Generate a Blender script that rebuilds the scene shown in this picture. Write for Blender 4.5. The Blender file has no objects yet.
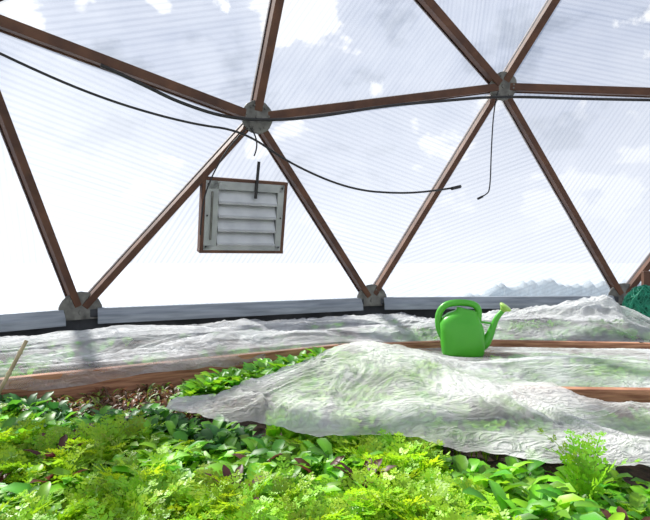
import bpy, bmesh, math, random
from mathutils import Vector, Matrix, noise
random.seed(7)
scene=bpy.context.scene
scene.view_settings.view_transform='Standard'
V=Vector
# ---------------------------------------------------------------- helpers
def newmat(name):
    m=bpy.data.materials.new(name); m.use_nodes=True
    nt=m.node_tree; nt.nodes.clear()
    out=nt.nodes.new('ShaderNodeOutputMaterial')
    return m,nt,out
def N(nt,t,**kw):
    n=nt.nodes.new(t)
    for k,v in kw.items():
        if k.startswith('i_'): n.inputs[k[2:].replace('_',' ')].default_value=v
        else: setattr(n,k,v)
    return n
def ramp(nt,stops):
    r=nt.nodes.new('ShaderNodeValToRGB')
    e=r.color_ramp.elements
    while len(e)<len(stops): e.new(.5)
    for i,(p,c) in enumerate(stops):
        e[i].position=p; e[i].color=(*c,1) if len(c)==3 else c
    return r
def noisy(name,c1,c2,scale=8,rough=.6,metal=0,stretch=(1,1,1),bump=.2,lo=.35,hi=.65,detail=6):
    m,nt,out=newmat(name); L=nt.links.new
    tc=N(nt,'ShaderNodeTexCoord'); mp=N(nt,'ShaderNodeMapping'); mp.inputs['Scale'].default_value=stretch
    nz=N(nt,'ShaderNodeTexNoise'); nz.inputs['Scale'].default_value=scale; nz.inputs['Detail'].default_value=detail
    L(tc.outputs['Object'],mp.inputs[0]); L(mp.outputs[0],nz.inputs['Vector'])
    r=ramp(nt,[(lo,c1),(hi,c2)]); L(nz.outputs['Fac'],r.inputs[0])
    b=N(nt,'ShaderNodeBsdfPrincipled'); b.inputs['Roughness'].default_value=rough; b.inputs['Metallic'].default_value=metal
    L(r.outputs[0],b.inputs['Base Color'])
    bp=N(nt,'ShaderNodeBump'); bp.inputs['Strength'].default_value=bump; bp.inputs['Distance'].default_value=.01
    L(nz.outputs['Fac'],bp.inputs['Height']); L(bp.outputs[0],b.inputs['Normal'])
    L(b.outputs[0],out.inputs[0]); return m
def link(ob,parent=None):
    scene.collection.objects.link(ob)
    if parent: ob.parent=parent
    return ob
def mesh(name,vs,fs,mat,parent=None,smooth=False):
    me=bpy.data.meshes.new(name); me.from_pydata([tuple(v) for v in vs],[],fs); me.update()
    if mat: me.materials.append(mat)
    if smooth: me.polygons.foreach_set('use_smooth',[True]*len(me.polygons))
    return link(bpy.data.objects.new(name,me),parent)
def empty(name,loc=(0,0,0)):
    e=bpy.data.objects.new(name,None); e.location=loc; e.empty_display_size=.1; return link(e)
def box_data(c,X,Y,Z,hx,hy,hz):
    vs=[]
    for a in(-1,1):
        for b in(-1,1):
            for d in(-1,1): vs.append(c+X*hx*a+Y*hy*b+Z*hz*d)
    fs=[(0,1,3,2),(4,6,7,5),(0,4,5,1),(2,3,7,6),(0,2,6,4),(1,5,7,3)]
    return vs,fs
def bevel(ob,w,seg=2):
    m=ob.modifiers.new('b','BEVEL'); m.width=w; m.segments=seg; m.limit_method='ANGLE'
def box(name,c,X,Y,Z,hx,hy,hz,mat,parent=None,bev=.004):
    vs,fs=box_data(V(c),V(X),V(Y),V(Z),hx,hy,hz)
    o=mesh(name,vs,fs,mat,parent)
    if bev: bevel(o,bev)
    return o
def tube(name,pts,r,mat,parent=None,radii=None,cyc=False):
    cu=bpy.data.curves.new(name,'CURVE'); cu.dimensions='3D'; cu.bevel_depth=r; cu.bevel_resolution=4; cu.use_fill_caps=True
    s=cu.splines.new('NURBS'); s.points.add(len(pts)-1)
    for i,p in enumerate(pts):
        s.points[i].co=(*p,1); s.points[i].radius=radii[i] if radii else 1
    s.use_endpoint_u=not cyc; s.use_cyclic_u=cyc; s.order_u=3; s.resolution_u=8
    cu.materials.append(mat)
    return link(bpy.data.objects.new(name,cu),parent)

# ---------------------------------------------------------------- materials
wood=noisy('strut_wood',(.055,.022,.012),(.13,.055,.026),3,.65,stretch=(2,2,2),bump=.1,detail=3,lo=.3,hi=.7)
board=noisy('redwood_board',(.25,.10,.05),(.58,.29,.16),5,.7,stretch=(1.2,1.2,16),bump=.4)
steel=noisy('galvanised_steel',(.09,.09,.08),(.20,.20,.18),14,.5,.5,bump=.1)
alu=noisy('aluminium_flashing',(.21,.24,.27),(.34,.38,.42),3,.5,.3,stretch=(1,1,12),bump=.05)
ventmat=noisy('vent_aluminium',(.30,.32,.32),(.42,.44,.43),6,.4,.3,bump=.08)
slatmat=noisy('slat_aluminium',(.50,.52,.53),(.62,.64,.64),6,.35,.2,bump=.05)
black=noisy('black_rubber',(.006,.006,.007),(.02,.02,.02),20,.5,bump=0)
darkwall=noisy('painted_kneewall',(.03,.035,.04),(.07,.075,.08),4,.8,bump=.1)
soil=noisy('dark_soil',(.012,.007,.004),(.07,.04,.025),30,.95,bump=1.0)
gravel=noisy('gravel_floor',(.10,.09,.08),(.3,.28,.26),60,.95,bump=1.0)
snow=noisy('old_snow',(.34,.37,.42),(.40,.43,.48),2,.8,bump=.3)
canmat=noisy('green_plastic',(.06,.38,.02),(.085,.45,.03),3,.35,bump=0)
rosemat=noisy('pale_green_plastic',(.30,.55,.08),(.45,.68,.15),20,.35,bump=0)
netmat=noisy('teal_green_netting',(.0,.15,.08),(.015,.30,.17),20,.5,bump=0)
bamboo=noisy('bamboo',(.30,.22,.13),(.5,.40,.25),20,.6,bump=.1)
def bankmat():
    m,nt,out=newmat('banked_snow'); L=nt.links.new
    d=N(nt,'ShaderNodeBsdfDiffuse'); d.inputs[0].default_value=(.62,.68,.72,1)
    t=N(nt,'ShaderNodeBsdfTranslucent'); t.inputs[0].default_value=(.56,.64,.70,1)
    tc=N(nt,'ShaderNodeTexCoord'); nz=N(nt,'ShaderNodeTexNoise'); nz.inputs['Scale'].default_value=5; nz.inputs['Detail'].default_value=8
    L(tc.outputs['Object'],nz.inputs['Vector']); bp=N(nt,'ShaderNodeBump'); bp.inputs['Strength'].default_value=.8; bp.inputs['Distance'].default_value=.06
    L(nz.outputs['Fac'],bp.inputs['Height']); L(bp.outputs[0],d.inputs['Normal']); L(bp.outputs[0],t.inputs['Normal'])
    mx=N(nt,'ShaderNodeMixShader'); mx.inputs[0].default_value=.65
    L(d.outputs[0],mx.inputs[1]); L(t.outputs[0],mx.inputs[2]); L(mx.outputs[0],out.inputs[0]); return m
bankm=bankmat()

def leafmat(name):
    m,nt,out=newmat(name); L=nt.links.new
    a=N(nt,'ShaderNodeAttribute',attribute_name='Col')
    b=N(nt,'ShaderNodeBsdfPrincipled'); b.inputs['Roughness'].default_value=.45
    L(a.outputs['Color'],b.inputs['Base Color'])
    t=N(nt,'ShaderNodeBsdfTranslucent')
    hs=N(nt,'ShaderNodeHueSaturation'); hs.inputs['Value'].default_value=1.5; hs.inputs['Hue'].default_value=.488
    L(a.outputs['Color'],hs.inputs['Color']); L(hs.outputs[0],t.inputs[0])
    mx=N(nt,'ShaderNodeMixShader'); mx.inputs[0].default_value=.40
    L(b.outputs[0],mx.inputs[1]); L(t.outputs[0],mx.inputs[2]); L(mx.outputs[0],out.inputs[0]); return m
leafm=leafmat('leaf')

def fleecemat(name,lo,hi,white,bumps=.9):
    m,nt,out=newmat(name); L=nt.links.new
    tc=N(nt,'ShaderNodeTexCoord')
    nz=N(nt,'ShaderNodeTexNoise'); nz.inputs['Scale'].default_value=3; nz.inputs['Detail'].default_value=8
    L(tc.outputs['Object'],nz.inputs['Vector'])
    mpf=N(nt,'ShaderNodeMapping'); mpf.inputs['Scale'].default_value=(8,20,20); mpf.inputs['Rotation'].default_value=(0,0,.4); L(tc.outputs['Object'],mpf.inputs[0])
    fine=N(nt,'ShaderNodeTexNoise'); fine.inputs['Scale'].default_value=1; fine.inputs['Detail'].default_value=8; fine.inputs['Distortion'].default_value=2.0
    L(mpf.outputs[0],fine.inputs['Vector'])
    s1=N(nt,'ShaderNodeMath',operation='SUBTRACT'); s1.inputs[1].default_value=.5; L(fine.outputs['Fac'],s1.inputs[0])
    s2=N(nt,'ShaderNodeMath',operation='ABSOLUTE'); L(s1.outputs[0],s2.inputs[0])
    s3=N(nt,'ShaderNodeMath',operation='POWER'); s3.inputs[1].default_value=.6; L(s2.outputs[0],s3.inputs[0])
    mr=N(nt,'ShaderNodeMapRange'); mr.inputs['From Min'].default_value=.38; mr.inputs['From Max'].default_value=.62
    mr.inputs['To Min'].default_value=lo; mr.inputs['To Max'].default_value=hi
    L(nz.outputs['Fac'],mr.inputs['Value'])
    d=N(nt,'ShaderNodeBsdfDiffuse'); d.inputs[0].default_value=(*white,1)
    t=N(nt,'ShaderNodeBsdfTranslucent'); t.inputs[0].default_value=(*white,1)
    tr=N(nt,'ShaderNodeBsdfTransparent')
    bp=N(nt,'ShaderNodeBump'); bp.inputs['Strength'].default_value=bumps; bp.inputs['Distance'].default_value=.022; bp.invert=True
    L(s3.outputs[0],bp.inputs['Height']); L(bp.outputs[0],d.inputs['Normal'])
    m1=N(nt,'ShaderNodeMixShader'); m1.inputs[0].default_value=.28
    L(d.outputs[0],m1.inputs[1]); L(t.outputs[0],m1.inputs[2])
    m2=N(nt,'ShaderNodeMixShader'); L(mr.outputs[0],m2.inputs[0]); L(m1.outputs[0],m2.inputs[1]); L(tr.outputs[0],m2.inputs[2])
    L(m2.outputs[0],out.inputs[0]); return m
fleece=fleecemat('row_cover_fleece',.22,.70,(.95,.95,.93))
fleece2=fleecemat('row_cover_fleece_thin',.32,.74,(.92,.94,.95))

def panelmat():
    m,nt,out=newmat('twinwall_polycarbonate'); L=nt.links.new
    uv=N(nt,'ShaderNodeUVMap'); uv.uv_map='UVMap'
    sp=N(nt,'ShaderNodeSeparateXYZ'); L(uv.outputs[0],sp.inputs[0])
    mul=N(nt,'ShaderNodeMath',operation='MULTIPLY'); mul.inputs[1].default_value=2*math.pi/.040; L(sp.outputs[0],mul.inputs[0])
    sn=N(nt,'ShaderNodeMath',operation='SINE'); L(mul.outputs[0],sn.inputs[0])
    rib=N(nt,'ShaderNodeMapRange'); rib.inputs['From Min'].default_value=-.4; rib.inputs['From Max'].default_value=1
    L(sn.outputs[0],rib.inputs['Value'])
    wn=N(nt,'ShaderNodeTexNoise',noise_dimensions='1D'); wn.inputs['Scale'].default_value=5; wn.inputs['Detail'].default_value=5; L(sp.outputs[0],wn.inputs['W'])
    cm=N(nt,'ShaderNodeMapping'); cm.inputs['Scale'].default_value=(14,1.2,1); L(uv.outputs[0],cm.inputs[0])
    st=N(nt,'ShaderNodeTexNoise'); st.inputs['Scale'].default_value=1.5; st.inputs['Detail'].default_value=6; L(cm.outputs[0],st.inputs['Vector'])
    tc=N(nt,'ShaderNodeTexCoord')
    fz=N(nt,'ShaderNodeTexNoise'); fz.inputs['Scale'].default_value=1.1; fz.inputs['Detail'].default_value=8; fz.inputs['Roughness'].default_value=.6
    L(tc.outputs['Object'],fz.inputs['Vector'])
    fr=N(nt,'ShaderNodeMapRange'); fr.inputs['From Min'].default_value=.4; fr.inputs['From Max'].default_value=.65; fr.inputs['To Min'].default_value=.20; fr.inputs['To Max'].default_value=.38
    L(fz.outputs['Fac'],fr.inputs['Value'])
    a2=N(nt,'ShaderNodeMath',operation='MULTIPLY_ADD'); a2.inputs[1].default_value=.30; L(st.outputs['Fac'],a2.inputs[0]); L(fr.outputs[0],a2.inputs[2])
    a3=N(nt,'ShaderNodeMath',operation='SUBTRACT'); a3.inputs[1].default_value=.14; L(a2.outputs[0],a3.inputs[0])
    sn2=N(nt,'ShaderNodeTexNoise'); sn2.inputs['Scale'].default_value=1.5; sn2.inputs['Detail'].default_value=10; sn2.inputs['Roughness'].default_value=.55
    smp=N(nt,'ShaderNodeMapping'); smp.inputs['Location'].default_value=(3.3,1.7,.4); L(tc.outputs['Object'],smp.inputs[0]); L(smp.outputs[0],sn2.inputs['Vector'])
    sr=N(nt,'ShaderNodeMapRange'); sr.inputs['From Min'].default_value=.58; sr.inputs['From Max'].default_value=.63; L(sn2.outputs['Fac'],sr.inputs['Value'])
    sz=N(nt,'ShaderNodeSeparateXYZ'); L(tc.outputs['Object'],sz.inputs[0])
    zr=N(nt,'ShaderNodeMapRange'); zr.inputs['From Min'].default_value=2.6; zr.inputs['From Max'].default_value=3.0; L(sz.outputs[2],zr.inputs['Value'])
    sm=N(nt,'ShaderNodeMath',operation='MULTIPLY'); L(sr.outputs[0],sm.inputs[0]); L(zr.outputs[0],sm.inputs[1])
    tr=N(nt,'ShaderNodeBsdfTransparent')
    tcol=N(nt,'ShaderNodeMix',data_type='RGBA')
    rb=N(nt,'ShaderNodeMath',operation='MULTIPLY'); L(rib.outputs[0],rb.inputs[0]); L(wn.outputs['Fac'],rb.inputs[1]); rb.use_clamp=True
    L(rb.outputs[0],tcol.inputs[0])
    tcol.inputs[6].default_value=(.96,.975,1,1); tcol.inputs[7].default_value=(.66,.70,.78,1)
    L(tcol.outputs[2],tr.inputs[0])
    tl=N(nt,'ShaderNodeBsdfTranslucent'); tl.inputs[0].default_value=(.29,.31,.345,1)
    mx=N(nt,'ShaderNodeMixShader'); L(a3.outputs[0],mx.inputs[0]); L(tr.outputs[0],mx.inputs[1]); L(tl.outputs[0],mx.inputs[2])
    ts=N(nt,'ShaderNodeBsdfTranslucent'); ts.inputs[0].default_value=(.40,.41,.42,1)
    sf=N(nt,'ShaderNodeMath',operation='MULTIPLY'); sf.inputs[1].default_value=.75; L(sm.outputs[0],sf.inputs[0])
    m3=N(nt,'ShaderNodeMixShader'); L(sf.outputs[0],m3.inputs[0]); L(mx.outputs[0],m3.inputs[1]); L(ts.outputs[0],m3.inputs[2])
    L(m3.outputs[0],out.inputs[0]); return m
panelm=panelmat()

# ---------------------------------------------------------------- dome
H={'P0':(-4.53,-.47,.9),'P':(-3.64,1.97,.9),'A':(-1.9,3.9,.9),'B':(.45,5.05,.9),'C':(3.12,5.3,.9),'Q':(5.62,4.65,.9),
 'F2':(-3.75,.63,2.75),'F':(-2.157,3.0,2.80),'D':(-.58,4.19,2.48),'E':(1.708,4.9,2.98),'Hh':(4.14,4.6,2.79),
 'G':(-.14,3.6,4.14),'I':(2.62,4.1,4.63),'M':(-2.1,1.7,4.3),'Nn':(4.7,3.0,4.4),'K':(1.2,2.3,5.5)}
H={k:V(v) for k,v in H.items()}
CEN=V((2.1,-.9,.9))
def inward(p):
    d=CEN-p; d.z*=.6
    return d.normalized()
tris=[('P0','P','F2',0),('P','F2','F',1),('P','F','A',0),('A','F','D',2),('A','D','B',1),('B','D','E',2),('B','E','C',3),('C','E','Hh',1),('C','Hh','Q',0),
 ('F2','F','M',1),('F','M','G',0),('F','D','G',3),('D','E','G',1),('E','G','I',0),('E','I','Hh',2),('I','Hh','Nn',0),('G','I','K',1),('G','M','K',0),('I','Nn','K',1)]
for i,(a,b,c,mode) in enumerate(tris):
    pa,pb,pc=[H[k]-inward(H[k])*.06 for k in(a,b,c)]
    n=(pb-pa).cross(pc-pa).normalized()
    up=V((0,0,1)); v=(up-n*up.dot(n)).normalized(); u=v.cross(n).normalized()
    if u.x<0: u=-u
    ang={0:100,1:60,2:-14,3:20}[mode]*math.pi/180
    fl=u*math.cos(ang)+v*math.sin(ang); pe=n.cross(fl)
    ob=mesh('window_%d'%(i+1),[pa,pb,pc],[(0,1,2)],panelm)
    uvl=ob.data.uv_layers.new(name='UVMap')
    for li,p in enumerate([pa,pb,pc]): uvl.data[li].uv=(p.dot(pe),p.dot(fl))
frame=empty('geodesic_dome_frame')
edges=set()
for a,b,c,_ in tris:
    for e in((a,b),(b,c),(c,a)): edges.add(tuple(sorted(e)))
base={'P0','P','A','B','C','Q'}
k=0
for a,b in sorted(edges):
    if a in base and b in base: continue
    pa,pb=H[a],H[b]; d=(pb-pa); ln=d.length; d.normalize()
    mid=(pa+pb)/2; iw=inward(mid); iw=(iw-d*iw.dot(d)).normalized(); s=d.cross(iw)
    k+=1
    hw=.034 if (a not in base and b not in base) else .026
    box('strut_%d'%k,mid,d,s,iw,ln/2-.06,hw,.048,wood,frame,.004)
    box('batten_%d'%k,mid-iw*.072,d,s,iw,ln/2-.04,hw+.01,.012,wood,frame,.002)
for kx,p in H.items():
    iw=inward(p); X=iw.cross(V((0,0,1))).normalized(); Y=iw.cross(X)
    if Y.z<0: Y=-Y
    isb=kx in base
    R=.135 if not isb else .16
    lo=-.055 if isb else -9
    vs=[];fs=[];n=20
    prof=[(0,.044),(R,.044),(R,.058),(R-.008,.062)]
    for j in range(n):
        an=2*math.pi*j/n
        if not isb: an=2*math.pi*round(j/2)/10 if j%2==0 else 2*math.pi*((j//2)+.3)/10
        for r,h in prof[1:4]: vs.append(p+iw*h+X*(math.cos(an)*r)+Y*max(lo,math.sin(an)*r))
    for j in range(n):
        q=(j+1)%n
        for t in range(2): fs.append((j*3+t,q*3+t,q*3+t+1,j*3+t+1))
    fs.append(tuple(j*3 for j in range(n))); fs.append(tuple(j*3+2 for j in range(n)))
    for j in range(13):
        rr=R*.72 if j<12 else 0; an=2*math.pi*(j//2)/6+(.16 if j%2 else -.16)
        if isb and math.sin(an)*rr<-.04: continue
        c=p+iw*.066+(X*math.cos(an)+Y*math.sin(an))*rr
        br=.009 if j<12 else .02
        b0=len(vs)
        for t in range(6):
            a2=t*math.pi/3; o=(X*math.cos(a2)+Y*math.sin(a2))*br
            vs.append(c+o-iw*.004)
        for t in range(6):
            a2=t*math.pi/3; o=(X*math.cos(a2)+Y*math.sin(a2))*br
            vs.append(c+o+iw*.006)
        for t in range(6): fs.append((b0+t,b0+(t+1)%6,b0+6+(t+1)%6,b0+6+t))
        fs.append(tuple(b0+6+t for t in range(6)))
    mesh('hub_'+kx,vs,fs,steel,frame)
names=['wall_left','wall_left.001','wall_back','wall_back.001','wall_right']
bl=['P0','P','A','B','C','Q']
trim=0
for i in range(5):
    a,b=H[bl[i]],H[bl[i+1]]; d=(b-a); ln=d.length; d.normalize(); iw=V((d.y,-d.x,0))
    if iw.dot(CEN-a)<0: iw=-iw
    mid=(a+b)/2; up=V((0,0,1))
    box(names[i],V((mid.x,mid.y,.43))-iw*.04,d,iw,up,ln/2,.05,.43,darkwall,None,0)
    trim+=1
    ti=empty('trim_%d'%trim)
    prof=[(.03,.93),(.045,.925),(.085,.865),(.09,.81),(.082,.81),(.075,.86),(.035,.915),(.03,.90)]
    vs=[];fs=[]
    for s in(-(ln/2-.13),(ln/2-.13)):
        for o,z in prof: vs.append(V((mid.x,mid.y,0))+d*s+iw*o+up*z)
    n=len(prof)
    for j in range(n): fs.append((j,(j+1)%n,n+(j+1)%n,n+j))
    mesh('flashing',vs,fs,alu,ti)
    box('base_plate',V((mid.x,mid.y,.89)),d,iw,up,ln/2,.045,.03,darkwall,ti,.003)

# ---------------------------------------------------------------- louvre vent in panel A-D-B
A,B,D=H['A'],H['B'],H['D']
u=(B-A).normalized(); n=u.cross(D-A).normalized()
if n.dot(CEN-A)<0: n=-n
v=n.cross(u).normalized()
if v.z<0: v=-v
vc=V((-.70,4.32,1.674))
vent=empty('louvre_vent')
W,Hh=.34,.288
def bar(nm,cx,cy,cz,hx,hy,hz,mat,bev=.003): return box(nm,vc+u*cx+v*cy+n*cz,u,v,n,hx,hy,hz,mat,vent,bev)
bar('wood_frame_top',0,Hh+.012,0,W+.03,.014,.05,wood); bar('wood_frame_bottom',0,-Hh-.012,0,W+.03,.014,.05,wood)
bar('wood_frame_left',-W-.014,0,0,.014,Hh,.05,wood); bar('wood_frame_right',W+.014,0,0,.014,Hh,.05,wood)
bar('metal_frame_top',0,Hh-.035,.03,W,.035,.02,ventmat); bar('metal_frame_bottom',0,-Hh+.02,.03,W,.022,.02,ventmat)
bar('metal_frame_left',-W+.055,0,.03,.055,Hh,.02,ventmat); bar('metal_frame_right',W-.028,0,.03,.028,Hh,.02,ventmat)
x0,x1=-W+.11,W-.056; ys=[.213,.095,-.02,-.135,-.252]
for j in range(4):
    yt,yb=ys[j],ys[j+1]
    prof=[(yt,.0),(yt-.02,.014),(yb+.03,.05),(yb+.016,.066),(yb+.004,.056),(yb+.014,.040),(yt-.02,.004)]
    vs=[];fs=[];m_=len(prof)
    for x in(x0+.004,x1-.004):
        for y,z in prof: vs.append(vc+u*x+v*y+n*z)
    for q in range(m_): fs.append((q,(q+1)%m_,m_+(q+1)%m_,m_+q))
    fs.append(tuple(range(m_))); fs.append(tuple(range(m_,2*m_)))
    mesh('slat_%d'%(j+1),vs,fs,slatmat,vent)
bar('backing',0,0,-.03,W,Hh,.006,darkwall,0)
bar('linkage',-W+.055,0,.058,.008,.2,.006,steel)
for sx in(-1,1):
    for sy in(-1,0,1): bar('bolt',sx*(W-.02),sy*(Hh-.03),.054,.007,.007,.004,black)
tube('actuator_rod',[vc+u*.08+v*.16+n*.06,vc+u*.085+v*.32+n*.06,vc+u*.09+v*.47+n*.06],.013,black,vent)

# ---------------------------------------------------------------- cables
cab=empty('power_cable')
tube('cable',[(-2.3,2.9,2.70),(-2.03,3.12,2.58),(-1.56,3.5,2.42),(-1.03,3.82,2.33),(-.65,4.02,2.33),(-.29,4.15,2.09),(.21,4.3,1.90),(.65,4.4,1.877),(1.01,4.6,1.93),(1.24,4.75,1.985)],.009,black,cab)
tube('plug',[(1.18,4.7,1.965),(1.28,4.78,1.995)],.016,black,cab)
c2=empty('power_cable.001')
tube('cable',[(-1.52,3.42,2.62),(-1.3,3.58,2.55),(-1.08,3.72,2.46),(-.73,4.0,2.41),(-.21,4.18,2.46),(.52,4.42,2.65),(1.04,4.58,2.74),(1.65,4.74,2.84),(2.56,4.72,2.80),(3.2,4.62,2.76)],.013,black,c2)
c3=empty('hanging_wire')
tube('wire',[(1.64,4.78,2.9),(1.606,4.8,2.77),(1.58,4.8,2.35),(1.57,4.8,1.965),(1.53,4.8,1.92),(1.46,4.8,1.885)],.006,black,c3)
tube('wire_end',[(1.50,4.8,1.905),(1.45,4.8,1.88)],.011,black,c3)
c4=empty('vent_wire')
tube('wire',[(-.62,4.05,2.36),(-.70,4.05,2.29),(-.82,4.06,2.14),(-.93,4.04,1.92),(-.985,4.03,1.72),(-1.0,4.05,1.5)],.006,black,c4)
tube('wire_b',[(-.60,4.05,2.36),(-.52,4.1,2.27),(-.58,4.13,2.15)],.006,black,c4)

# ---------------------------------------------------------------- beds
inner=[V((-2.9,.5,0)),V((-1.43,2.2,0)),V((.09,3.1,0)),V((1.0,3.28,0)),V((1.98,3.16,0)),V((3.5,2.5,0))]
outer=[V((-3.75,1.6,0)),V((-1.80,3.72,0)),V((.48,4.85,0)),V((1.7,5.0,0)),V((3.05,5.05,0)),V((5.3,4.5,0))]
def polybox(name,pts,zt,zb,th,mat):
    e=empty(name)
    for i in range(len(pts)-1):
        a,b=pts[i],pts[i+1]; d=(b-a); ln=d.length; d.normalize(); s=V((-d.y,d.x,0))
        nb=max(1,int((zt-zb)/.19)); hh=(zt-zb)/nb
        for q in range(nb):
            box('board_%d_%d'%(i,q),(a+b)/2+V((0,0,zt-hh*(q+.5))),d,s,V((0,0,1)),ln/2+.015,th,hh/2-.002,board,e,.004)
    return e
polybox('raised_bed_border',inner,.785,0,.022,board)
vs=[];fs=[]
for p in inner: vs.append(p+V((0,0,.68)))
for p in outer: vs.append(p+V((0,0,.68)))
for i in range(5): fs.append((i,i+1,6+i+1,6+i))
mesh('bed_soil',vs,fs,soil)
g=[];gf=[];NX,NY=150,90
def yb_in(x):
    pts=[(-2.9,.5),(-1.43,2.2),(.09,3.1),(1.0,3.28),(1.98,3.16),(3.5,2.5)]
    for (xa,ya),(xb,yb) in zip(pts,pts[1:]):
        if xa<=x<=xb: return ya+(yb-ya)*(x-xa)/(xb-xa)
    return 1.0
for j in range(NY+1):
    for i in range(NX+1):
        x=-2.2+5*i/NX; y=.45+(yb_in(x)-.03-.45)*j/NY
        g.append((x,y,.635+.02*noise.noise(V((x*9,y*9,0)))+.012*noise.noise(V((x*30,y*30,2)))))
for j in range(NY):
    for i in range(NX): q=j*(NX+1)+i; gf.append((q,q+1,q+NX+2,q+NX+1))
mesh('bed_soil.001',g,gf,soil)
polybox('raised_bed_board',[V((-2.2,.43,0)),V((2.9,.43,0))],.70,0,.02,board)
fe=empty('bed_divider_board')
box('board',(1.73,2.04,.69),V((1,-.05,0)).normalized(),V((.05,1,0)).normalized(),(0,0,1),.95,.022,.085,board,fe)
mesh('floor',[(-8,-4,0),(9,-4,0),(9,7,0),(-8,7,0)],[(0,1,2,3)],gravel)

# ---------------------------------------------------------------- fleece covers
def smooth(a,b,x):
    t=max(0,min(1,(x-a)/(b-a))); return t*t*(3-2*t)
def rid(p): 
    v=abs(noise.noise(p)); return math.exp(-(v*4.5)**2*.4-(v*2.2))
def wr(x,y,s=0,dx=1,dy=1):
    p=V((x*dx+s,y*dy,s)); w=noise.noise(p*1.6)*.7; w2=noise.noise(p*1.8+V((9,9,9)))*.7
    q=V((x*dx+w,y*dy+w2,s))
    m1=.5+.9*noise.noise(p*1.3+V((4,4,4))); m2=.5+.9*noise.noise(p*1.7+V((14,4,4)))
    return .50*noise.noise(q*1.6)+rid(q*1.7)*.42*m1+rid(q*3.6+V((3,1,2)))*.38*m2+rid(q*7.5+V((7,1,2)))*.27*m1+rid(q*15+V((7,5,2)))*.12
def interp(tab,x):
    if x<=tab[0][0]: return tab[0][1]
    for (a,ya),(b,yb) in zip(tab,tab[1:]):
        if x<=b: return ya+(yb-ya)*(x-a)/(b-a)
    return tab[-1][1]
yfT=[(-.60,1.90),(-.26,1.73),(.02,1.60),(.24,1.62),(.35,1.51),(.5,1.44),(.65,1.40),(.8,1.37),(1.3,1.36),(2.6,1.5)]
ybT=[(-.60,1.93),(-.36,2.13),(-.14,2.42),(.0,2.75),(.3,2.85),(.55,2.75),(.75,2.45),(.98,2.04),(1.1,1.99),(2.6,1.93)]
def mound(x,y):
    r=math.exp(-(((x-.20)/.25)**2+((y-2.45)/.28)**2))*.12
    r+=math.exp(-(((x-.46)/.22)**2+((y-2.45)/.25)**2))*.045
    r+=math.exp(-(((x-.55)/.30)**2+((y-2.10)/.25)**2))*.035
    r+=math.exp(-(((x-.30)/.10)**2+((y-2.0)/.25)**2))*.025
    r+=math.exp(-(((x+.1)/.2)**2+((y-2.2)/.2)**2))*.03
    return r
vs=[];fs=[];NX,NY=480,200
for j in range(NY+1):
    t=j/NY
    for i in range(NX+1):
        x=-.60+3.2*i/NX
        yf=interp(yfT,x)+.035*noise.noise(V((x*7,0,0)))+.015*noise.noise(V((x*25,0,0))); yb=max(yf+.02,interp(ybT,x)+.03*noise.noise(V((x*6,3,0)))*(1-smooth(.8,1.0,x)))
        y=yf+(yb-yf)*t
        edge=smooth(0,.10,y-yf); be=1-smooth(.9,1.15,x)*(1-smooth(0,.12,yb-y))
        z=.737+.016*edge*be+mound(x,y)+(.043*wr(x,y,1.3,2.0,1.3))*(.35+.65*edge)*(.2+.8*be)+.005*noise.noise(V((x*18,y*10,1)))*be
        z+=.022*math.exp(-(((x-.92)/.14)**2+((y-2.04)/.09)**2))
        vs.append((x,y,z))
for j in range(NY):
    for i in range(NX): q=j*(NX+1)+i; fs.append((q,q+1,q+NX+2,q+NX+1))
mesh('row_cover',vs,fs,fleece,smooth=True)
vs=[];fs=[];NX,NY=300,130
for j in range(NY+1):
    t=j/NY
    for i in range(NX+1):
        x=.35+2.6*i/NX
        ys_=2.085+.015*noise.noise(V((x*6,9,0))); ye=yb_in(x)-.04
        y=ys_+(ye-ys_)*t
        flat=1-math.exp(-(((x-.80)/.17)**2+((y-2.90)/.14)**2))
        mid_=smooth(0,.15,y-ys_)*smooth(0,.22,ye-y)
        z=.752+.014*mid_*flat+.036*wr(x,y,4.1,1.2,2.1)*flat*(.2+.8*mid_)-.008*(1-smooth(0,.1,ye-y))
        z+=.035*math.exp(-(((x-1.3)/.35)**2+((y-2.5)/.2)**2))
        vs.append((x,y,z))
for j in range(NY):
    for i in range(NX): q=j*(NX+1)+i; fs.append((q,q+1,q+NX+2,q+NX+1))
mesh('row_cover.001',vs,fs,fleece2,smooth=True)
vs=[];fs=[];NX,NY=600,170
for j in range(NY+1):
    t=j/NY
    for i in range(NX+1):
        s=5*i/NX; k_=min(4,int(s)); f=s-k_
        a=inner[k_].lerp(inner[k_+1],f); b=outer[k_].lerp(outer[k_+1],f)
        dirn=(b-a).normalized()
        rt=smooth(2.2,2.5,s)
        ov=(.035+.02*noise.noise(V((s*3,0,5))))*(1-rt)-.05*rt
        if t<.12:
            tt=t/.12; drop=max(.02,.06+.05*noise.noise(V((s*3,1,1)))+.015*noise.noise(V((s*14,1,1))))*(1-rt)+.01*rt
            p=a-dirn*(ov*(1-tt*.4) if rt<.5 else ov); z=.80-.03*rt-drop*(1-tt)
            z+=.004*noise.noise(V((s*20,tt*2,1))); p=p+dirn*(.014*noise.noise(V((s*14,tt,8))))
        else:
            tt=(t-.12)/.88; p=a.lerp(b,tt)-dirn*(ov*(.6 if rt<.5 else 1)*(1-tt))
            wx=(s*1.5); wy=tt*1.5
            z=.80-.03*rt+.078*wr(wx,wy,7.7,.9,2.2)*smooth(0,.12,tt)
            z-=.05*smooth(.5,1,tt)
            mm=math.exp(-(((p.x-1.98)/.42)**2+((p.y-3.95)/.35)**2))
            z+=.215*mm*(1+.35*noise.noise(V((p.x*7,p.y*4,3))))
            z+=.07*math.exp(-(((p.x-1.30)/.25)**2+((p.y-3.9)/.3)**2))
            z+=.05*math.exp(-(((p.x+1.0)/.6)**2+((p.y-3.0)/.3)**2))
        vs.append((p.x,p.y,z))
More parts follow.
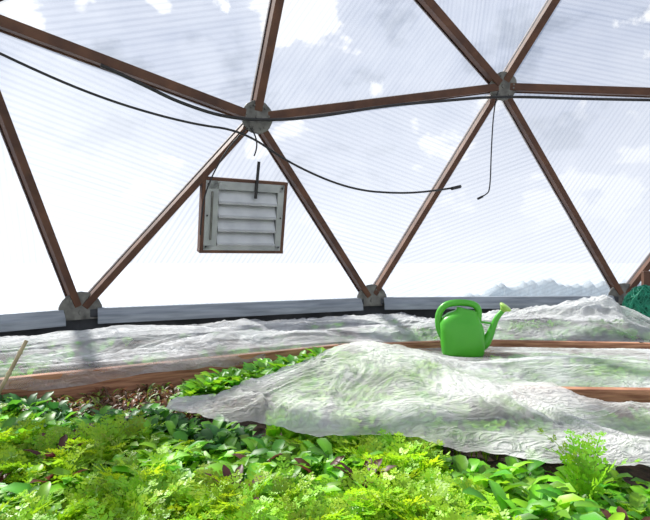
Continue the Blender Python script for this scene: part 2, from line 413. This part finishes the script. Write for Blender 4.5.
for j in range(NY):
    for i in range(NX): q=j*(NX+1)+i; fs.append((q,q+1,q+NX+2,q+NX+1))
mesh('row_cover.002',vs,fs,fleece2,smooth=True)

# ---------------------------------------------------------------- plants
class Patch:
    def __init__(s): s.v=[];s.f=[];s.c=[]
    def build(s,name):
        o=mesh(name,s.v,s.f,leafm,smooth=True)
        at=o.data.color_attributes.new('Col','FLOAT_COLOR','POINT')
        fl=[]
        for c in s.c: fl.extend((c[0],c[1],c[2],1))
        at.data.foreach_set('color',fl); return o
def jit(c,a=.25):
    k=1+random.uniform(-a,a); h=random.uniform(-.2,.35)
    return (max(.002,c[0]*k*(1+h)),c[1]*k,c[2]*k)
def spoon(P,base,az,tilt,ln,wd,col,curl=.7):
    dx,dy=math.cos(az),math.sin(az); sx,sy=-dy,dx
    rows=[(0,.05),(.35,.07),(.50,.62),(.68,1.0),(.87,.85),(1.0,.15)]
    r=0;z=0; b0=len(P.v); pt=0; tw=random.uniform(-.5,.5)
    for i,(t,w) in enumerate(rows):
        a=tilt-curl*t*t*1.6
        st=(t-pt)*ln; r+=math.cos(a)*st; z+=math.sin(a)*st; pt=t
        hw=w*wd/2; cup=hw*.4
        nx,nz=-math.sin(a),math.cos(a)
        wv=random.uniform(-.2,.2)*hw
        for q in(-1,0,1):
            oz=(cup*abs(q)+wv*q+tw*hw*q*.5)
            P.v.append((base[0]+dx*(r+nx*oz)+sx*hw*q, base[1]+dy*(r+nx*oz)+sy*hw*q, base[2]+z+nz*oz))
            m=1.0 if q else 1.3
            P.c.append((col[0]*m,col[1]*m,col[2]*m) if t>.4 else (col[0]*1.3+.03,col[1]*1.1,col[2]))
    for i in range(len(rows)-1):
        for q in(0,1):
            a=b0+i*3+q; P.f.append((a,a+1,a+4,a+3))
def fern(P,base,az,tilt,ln,wd,col,pairs=6):
    dx,dy=math.cos(az),math.sin(az); S=V((-dy,dx,0)); r=z=0
    pts=[]
    for i in range(pairs+2):
        t=i/(pairs+1); a=tilt-t*t*1.1
        st=ln/(pairs+1)
        if i: r+=math.cos(a)*st; z+=math.sin(a)*st
        T=V((dx*math.cos(a),dy*math.cos(a),math.sin(a)))
        pts.append((V((base[0]+dx*r,base[1]+dy*r,base[2]+z)),T))
    for (p,T),(q,_) in zip(pts,pts[1:]):
        b=len(P.v); w=S*.0018
        P.v+= [tuple(p-w),tuple(p+w),tuple(q+w),tuple(q-w)]; P.c+=[col]*4; P.f.append((b,b+1,b+2,b+3))
    for i,(p,T) in enumerate(pts[2:],2):
        t=i/(pairs+1); L=wd*math.sin(min(1,t*1.1)*math.pi*.85+.25)*.6+.010
        cc=(col[0]*(1+.3*t),col[1]*(1+.15*t),col[2])
        for sg in((-1,1) if i<pairs+1 else (-1,0,1)):
            nrm=T.cross(S)
            d=(S*sg*1.0+T*random.uniform(.5,.9)+nrm*random.uniform(-.1,.45)).normalized()
            e=d.cross(nrm).normalized()
            for kk in range(3):
                st=p+d*L*(.12+.3*kk)
                for s2 in(-1,1):
                    dd=(d+e*s2*.9).normalized() if kk<2 else (d+e*s2*.45).normalized()
                    l2=L*.58*(1-.12*kk); w2=dd.cross(nrm).normalized()*l2*.30
                    m=st+dd*l2*.6+nrm*random.uniform(-.15,.2)*l2
                    b=len(P.v); P.v+=[tuple(st),tuple(m-w2),tuple(st+dd*l2),tuple(m+w2)]
                    P.c+=[cc]*4; P.f.append((b,b+1,b+2,b+3))
G_L=(.16,.40,.015); G_R=(.085,.29,.022); G_D=(.03,.14,.025); G_F=(.22,.46,.015)
greens=Patch(); ferns=Patch(); spin=Patch(); sprouts=Patch(); under=Patch()
def vis(x,y): return abs(x)<.72*y+.35
step=.045
y=.78
while y<2.2:
    x=-1.9
    while x<1.75:
        px=x+random.uniform(-.02,.02); py=y+random.uniform(-.02,.02)
        x+=step
        if not vis(px,py): continue
        yf=interp(yfT,px) if px>-.6 else 2.0
        lim=(yf+.05) if px>-.6 else 1.98
        if px<-.6: lim=min(1.98+max(0,-px-.95)*.5,yb_in(px)-.10)
        if py>lim: continue
        nb=noise.noise(V((px*2.2,py*3.0,4.0)))+(-.30 if px>-.05 else .04)+(.05 if py<1.3 else -.1)+random.uniform(-.2,.2)
        dens=noise.noise(V((px*5,py*5,9)))+.5*noise.noise(V((px*13,py*13,2)))
        ht=1+.50*dens+(.0 if py<lim-.12 else -.15)
        bz=.635
        if py>lim-.16 and px<-.25:
            for q in range(7):
                spoon(spin,(px,py,bz),random.uniform(0,6.28),random.uniform(.7,1.35),random.uniform(.09,.15)*ht,random.uniform(.028,.045),jit(G_D if random.random()<.6 else G_R,.35),.6)
        elif nb>.0:
            for q in range(4):
                fern(ferns,(px,py,bz),random.uniform(0,6.28),random.uniform(.95,1.45),random.uniform(.11,.17)*ht,random.uniform(.032,.05),jit(G_F,.35),5)
            for q in range(3): spoon(greens,(px,py,bz),random.uniform(0,6.28),random.uniform(.5,1.3),random.uniform(.08,.125)*ht,random.uniform(.02,.033),jit(G_L,.4),.8)
        else:
            for q in range(8):
                spoon(greens,(px,py,bz),random.uniform(0,6.28),random.uniform(.6,1.4),random.uniform(.07,.148)*ht,random.uniform(.022,.043),jit(G_L if random.random()<.7 else G_R,.45),.75)
            if random.random()<.02:
                for q in range(4): spoon(greens,(px,py,bz),random.uniform(0,6.28),random.uniform(1.0,1.4),.135,.024,(.10,.035,.022),.6)
    y+=step
for q in range(7): fern(ferns,(.665+random.uniform(-.015,.015),1.29+random.uniform(-.015,.015),.64),random.uniform(0,6.28),random.uniform(1.35,1.55),random.uniform(.20,.235),.045,jit(G_L),6)
for cx,cy in((-.235,1.28),(-.8,1.5),(.1,1.35)):
    for q in range(6):
        spoon(spin,(cx+random.uniform(-.008,.008),cy+random.uniform(-.008,.008),.64),random.uniform(0,6.28),random.uniform(1.1,1.45),.145,.026,(.08,.022,.02),.6)
for q in range(300):
    f=random.random(); px=-.60+.64*f; py=2.33+.45*f+random.uniform(-.14,.12)
    if py>yb_in(px)-.08: continue
    for w in range(6): spoon(spin,(px,py,.64),random.uniform(0,6.28),random.uniform(.7,1.4),random.uniform(.10,.19)*(.8+.4*f),random.uniform(.03,.05),jit(G_R if random.random()<.6 else G_L,.35),.6)
for q in range(900):
    px=random.uniform(-1.5,-.2); py=random.uniform(1.93,2.7)
    if py>yb_in(px)-.06: continue
    if px>-.6 and py>interp(yfT,px) and py<interp(ybT,px) : continue
    for w in range(5): spoon(sprouts,(px,py,.64),random.uniform(0,6.28),random.uniform(.6,1.4),random.uniform(.04,.09),random.uniform(.008,.016),jit((.13,.07,.03) if random.random()<.7 else (.14,.24,.03),.4),.6)
for q in range(1500):
    px=random.uniform(-.2,2.4); py=random.uniform(1.6,3.1)
    if py>yb_in(px)-.1: continue
    front=py<interp(ybT,px)-.04
    if not front and py<2.15: continue
    if abs(py-2.04)<.06 and px>.75: continue
    if abs(px-.8)<.2 and abs(py-2.87)<.2: continue
    if front and py<interp(yfT,px)+.04: continue
    top=.735+(mound(px,py) if front else .005)
    nzv=noise.noise(V((px*4,py*4,3)))
    if nzv<-.2: continue
    for w in range(7):
        L=random.uniform(.88,1.05)*(top-.64); spoon(under,(px,py,.64),random.uniform(0,6.28),random.uniform(1.2,1.5),L,random.uniform(.03,.05),jit(G_L),.25)
for q in range(1300):
    s=random.uniform(.4,4.8); k_=min(4,int(s)); f=s-k_
    a=inner[k_].lerp(inner[k_+1],f); b=outer[k_].lerp(outer[k_+1],f); p=a.lerp(b,random.uniform(.08,.8))
    if noise.noise(V((p.x*2.2,p.y*2.2,6)))<.06: continue
    for w in range(6): spoon(under,(p.x,p.y,.68),random.uniform(0,6.28),random.uniform(1.0,1.5),random.uniform(.07,.11),.04,jit(G_R),.25)
greens.build('lambs_lettuce_greens'); ferns.build('feathery_salad_greens'); spin.build('spinach_plants'); sprouts.build('red_seedlings'); under.build('covered_vegetable_plants')

# ---------------------------------------------------------------- watering can
can=empty('watering_can',(.79,2.90,.752)); can.scale=(.97,.97,.97)
def loft(name,secs,mat,parent,n=40,cap=True):
    vs=[];fs=[]
    for (cx,cy,z,a,b,ex,tl) in secs:
        for i in range(n):
            t=2*math.pi*i/n; c,s=math.cos(t),math.sin(t)
            X=a*abs(c)**(2/ex)*(1 if c>=0 else -1); Y=b*abs(s)**(2/ex)*(1 if s>=0 else -1)
            vs.append((cx+X,cy+Y,z+tl*X))
    for k_ in range(len(secs)-1):
        for i in range(n):
            j=(i+1)%n; fs.append((k_*n+i,k_*n+j,(k_+1)*n+j,(k_+1)*n+i))
    if cap: fs.append(tuple(range(n-1,-1,-1)))
    return mesh(name,vs,fs,mat,parent,smooth=True)
loft('body',[(0,0,.0,.105,.07,3.5,0),(0,0,.006,.115,.078,3.5,0),(0,0,.02,.12,.082,3.4,0),(-.001,0,.08,.126,.085,3.2,0),(-.006,0,.14,.128,.084,3.1,0),(-.012,0,.185,.126,.08,3.0,-.05),(-.008,0,.21,.112,.074,2.8,-.12),
 (.005,0,.232,.092,.062,2.6,-.2),(.022,0,.248,.07,.052,2.4,-.25),(.026,0,.262,.060,.046,2.2,-.25),(.026,0,.274,.062,.048,2.2,-.25),(.026,0,.274,.054,.040,2.2,-.25),(.02,0,.23,.05,.036,2.2,-.25)],canmat,can)
tube('handle',[(.088,0,.20),(.096,0,.255),(.08,0,.297),(.03,0,.312),(-.04,0,.314),(-.10,0,.300),(-.134,0,.262),(-.143,0,.21),(-.137,0,.15),(-.11,0,.10)],.02,canmat,can)
tube('spout',[(.095,0,.05),(.125,0,.065),(.155,0,.12),(.178,0,.18),(.20,0,.235),(.232,0,.268)],.02,canmat,can,radii=[1.7,1.6,1.25,.95,.8,.75])
tube('spout_brace',[(.09,0,.20),(.13,0,.197),(.18,0,.19)],.006,canmat,can)
ro=loft('rose',[(0,0,0,.012,.012,2,0),(0,0,.012,.018,.018,2,0),(0,0,.030,.036,.036,2,0),(0,0,.037,.038,.038,2,0),(0,0,.042,.034,.034,2,0),(0,0,.045,.02,.02,2,0),(0,0,.0455,.001,.001,2,0)],rosemat,can)
ro.location=(.225,0,.262); ro.rotation_euler=(math.radians(12),math.radians(35),0)
can.rotation_euler=(0,0,math.radians(-6))

# ---------------------------------------------------------------- netting bundle, stake
net=empty('green_netting_bundle')
C0=V((2.53,4.0,.90)); RX,RY,RZ=.165,.10,.20
vs=[];fs=[]
for j in range(17):
    for i in range(24):
        th=math.pi*j/16; ph=2*math.pi*i/24; d=V((math.sin(th)*math.cos(ph),math.sin(th)*math.sin(ph),math.cos(th)))
        k2=.86+.16*noise.noise(d*2.5)+.08*noise.noise(d*7)
        vs.append(C0+V((d.x*RX,d.y*RY,d.z*RZ))*k2)
for j in range(16):
    for i in range(24): fs.append((j*24+i,j*24+(i+1)%24,(j+1)*24+(i+1)%24,(j+1)*24+i))
mesh('netting_core',vs,fs,noisy('dark_netting',(.0,.05,.03),(.0,.12,.07),30,.8,bump=.5),net,smooth=True)
cu=bpy.data.curves.new('netting_strands','CURVE'); cu.dimensions='3D'; cu.bevel_depth=.0045; cu.bevel_resolution=1; cu.materials.append(netmat)
for q in range(90):
    ax=V((random.gauss(0,1),random.gauss(0,1),random.gauss(0,1))).normalized(); e1=ax.orthogonal().normalized(); e2=ax.cross(e1); off=random.uniform(-.7,.7); rr=math.sqrt(1-off*off)
    s=cu.splines.new('NURBS'); s.points.add(13); s.use_cyclic_u=True; s.order_u=3
    for i in range(14):
        t=2*math.pi*i/14; d=ax*off+(e1*math.cos(t)+e2*math.sin(t))*rr; k2=.93+.14*noise.noise(d*2.5)+random.uniform(-.04,.10)
        s.points[i].co=(C0.x+d.x*RX*k2,C0.y+d.y*RY*k2,C0.z+d.z*RZ*k2,1)
link(bpy.data.objects.new('netting_strands',cu),net)
box('hanging_post',(2.62,4.12,.93),(1,0,0),(0,1,0),(0,0,1),.03,.02,.28,wood,net)
st=empty('bamboo_stake')
S0=V((-1.405,2.06,.62)); S1=V((-1.30,2.20,.95))
tube('cane',[S0,S0.lerp(S1,.5),S1],.008,bamboo,st)
for t in(.3,.6,.85): tube('node',[S0.lerp(S1,t-.012),S0.lerp(S1,t+.012)],.0105,bamboo,st)

# ---------------------------------------------------------------- outside
vs=[];fs=[];n=90
for j in range(n+1):
    for i in range(n+1):
        x=-45+90*i/n; y=5.8+75*(j/n)**1.8
        z=.25+.25*noise.noise(V((x*.15,y*.15,0)))+.5*smooth(10,60,y)
        vs.append((x,y,z))
for j in range(n):
    for i in range(n): q=j*(n+1)+i; fs.append((q,q+1,q+n+2,q+n+1))
mesh('snowy_ground',vs,fs,snow,smooth=True)
vs=[];fs=[];NX,NY=500,14
pl=[H[k] for k in bl]
for i in range(NX+1):
    s=5*i/NX; k_=min(4,int(s)); f=s-k_; p=pl[k_].lerp(pl[k_+1],f); o=V((p.x-CEN.x,p.y-CEN.y,0)).normalized()
    rr=smooth(3.25,3.6,s)
    hgt=.84+.03*noise.noise(V((s*1.3,0,3)))+.21*rr+(.3+.7*rr)*(.06*noise.noise(V((s*5,0,3)))+.06*noise.noise(V((s*14,0,3)))+.06*noise.noise(V((s*37,0,3)))+.04*noise.noise(V((s*90,0,3))))
    for j in range(NY+1):
        t=j/NY; q=p+o*(.16+.9*t)
        z=hgt*(1-smooth(.15,1,t)*.8)+.03*noise.noise(q*5)
        if j==0: z=.3
        if j==1: q=p+o*.18; z=hgt-.03
        vs.append((q.x,q.y,z))
for i in range(NX):
    for j in range(NY): q=i*(NY+1)+j; fs.append((q,q+1,q+NY+2,q+NY+1))
mesh('snow_bank',vs,fs,bankm,smooth=True)

# ---------------------------------------------------------------- world + sun
w=bpy.data.worlds.new('sky'); scene.world=w; w.use_nodes=True
nt=w.node_tree; nt.nodes.clear(); L=nt.links.new
out=N(nt,'ShaderNodeOutputWorld'); bg=N(nt,'ShaderNodeBackground'); L(bg.outputs[0],out.inputs[0])
tc=N(nt,'ShaderNodeTexCoord')
nz=N(nt,'ShaderNodeTexNoise'); nz.inputs['Scale'].default_value=5.5; nz.inputs['Detail'].default_value=9; nz.inputs['Roughness'].default_value=.5
mp=N(nt,'ShaderNodeMapping'); mp.inputs['Scale'].default_value=(1,1,1.5); mp.inputs['Location'].default_value=(.4,.1,.2)
L(tc.outputs['Generated'],mp.inputs[0]); L(mp.outputs[0],nz.inputs['Vector'])
cr=ramp(nt,[(.36,(.36,.42,.55)),(.42,(.58,.64,.79)),(.57,(.68,.73,.86)),(.60,(1.15,1.15,1.17))]); L(nz.outputs['Fac'],cr.inputs[0])
sp=N(nt,'ShaderNodeSeparateXYZ'); L(tc.outputs['Generated'],sp.inputs[0])
hz=N(nt,'ShaderNodeMapRange'); hz.inputs['From Min'].default_value=.02; hz.inputs['From Max'].default_value=.36; hz.inputs['To Min'].default_value=1; hz.inputs['To Max'].default_value=0
L(sp.outputs[2],hz.inputs['Value'])
mxw=N(nt,'ShaderNodeMix',data_type='RGBA'); L(hz.outputs[0],mxw.inputs[0]); L(cr.outputs[0],mxw.inputs[6]); mxw.inputs[7].default_value=(1.07,1.10,1.17,1)
SD=V((-.55,.50,.80)).normalized()
GD=V((-.50,.85,.16)).normalized()
dp=N(nt,'ShaderNodeVectorMath',operation='DOT_PRODUCT'); L(tc.outputs['Generated'],dp.inputs[0]); dp.inputs[1].default_value=GD
pw=N(nt,'ShaderNodeMath',operation='POWER'); mxz=N(nt,'ShaderNodeMath',operation='MAXIMUM'); mxz.inputs[1].default_value=0
L(dp.outputs['Value'],mxz.inputs[0]); L(mxz.outputs[0],pw.inputs[0]); pw.inputs[1].default_value=40
gl=N(nt,'ShaderNodeMix',data_type='RGBA',blend_type='ADD'); gl.inputs[0].default_value=1
mc=N(nt,'ShaderNodeVectorMath',operation='SCALE'); mc.inputs[0].default_value=(.25,.25,.23); L(pw.outputs[0],mc.inputs['Scale'])
L(mxw.outputs[2],gl.inputs[6]); L(mc.outputs[0],gl.inputs[7])
L(gl.outputs[2],bg.inputs[0]); bg.inputs[1].default_value=.97
sun=bpy.data.lights.new('sun','SUN'); sun.energy=10.5; sun.angle=math.radians(2); sun.color=(1,.96,.88)
so=link(bpy.data.objects.new('sun',sun)); so.rotation_euler=SD.to_track_quat('Z','Y').to_euler(); so.location=SD*20

# ---------------------------------------------------------------- camera
cam=bpy.data.cameras.new('camera'); cam.lens=27.97; cam.sensor_width=36; cam.clip_start=.02; cam.clip_end=300
co=link(bpy.data.objects.new('camera',cam)); co.location=(0,0,1.3); co.rotation_euler=(math.pi/2,0,0)
scene.camera=co
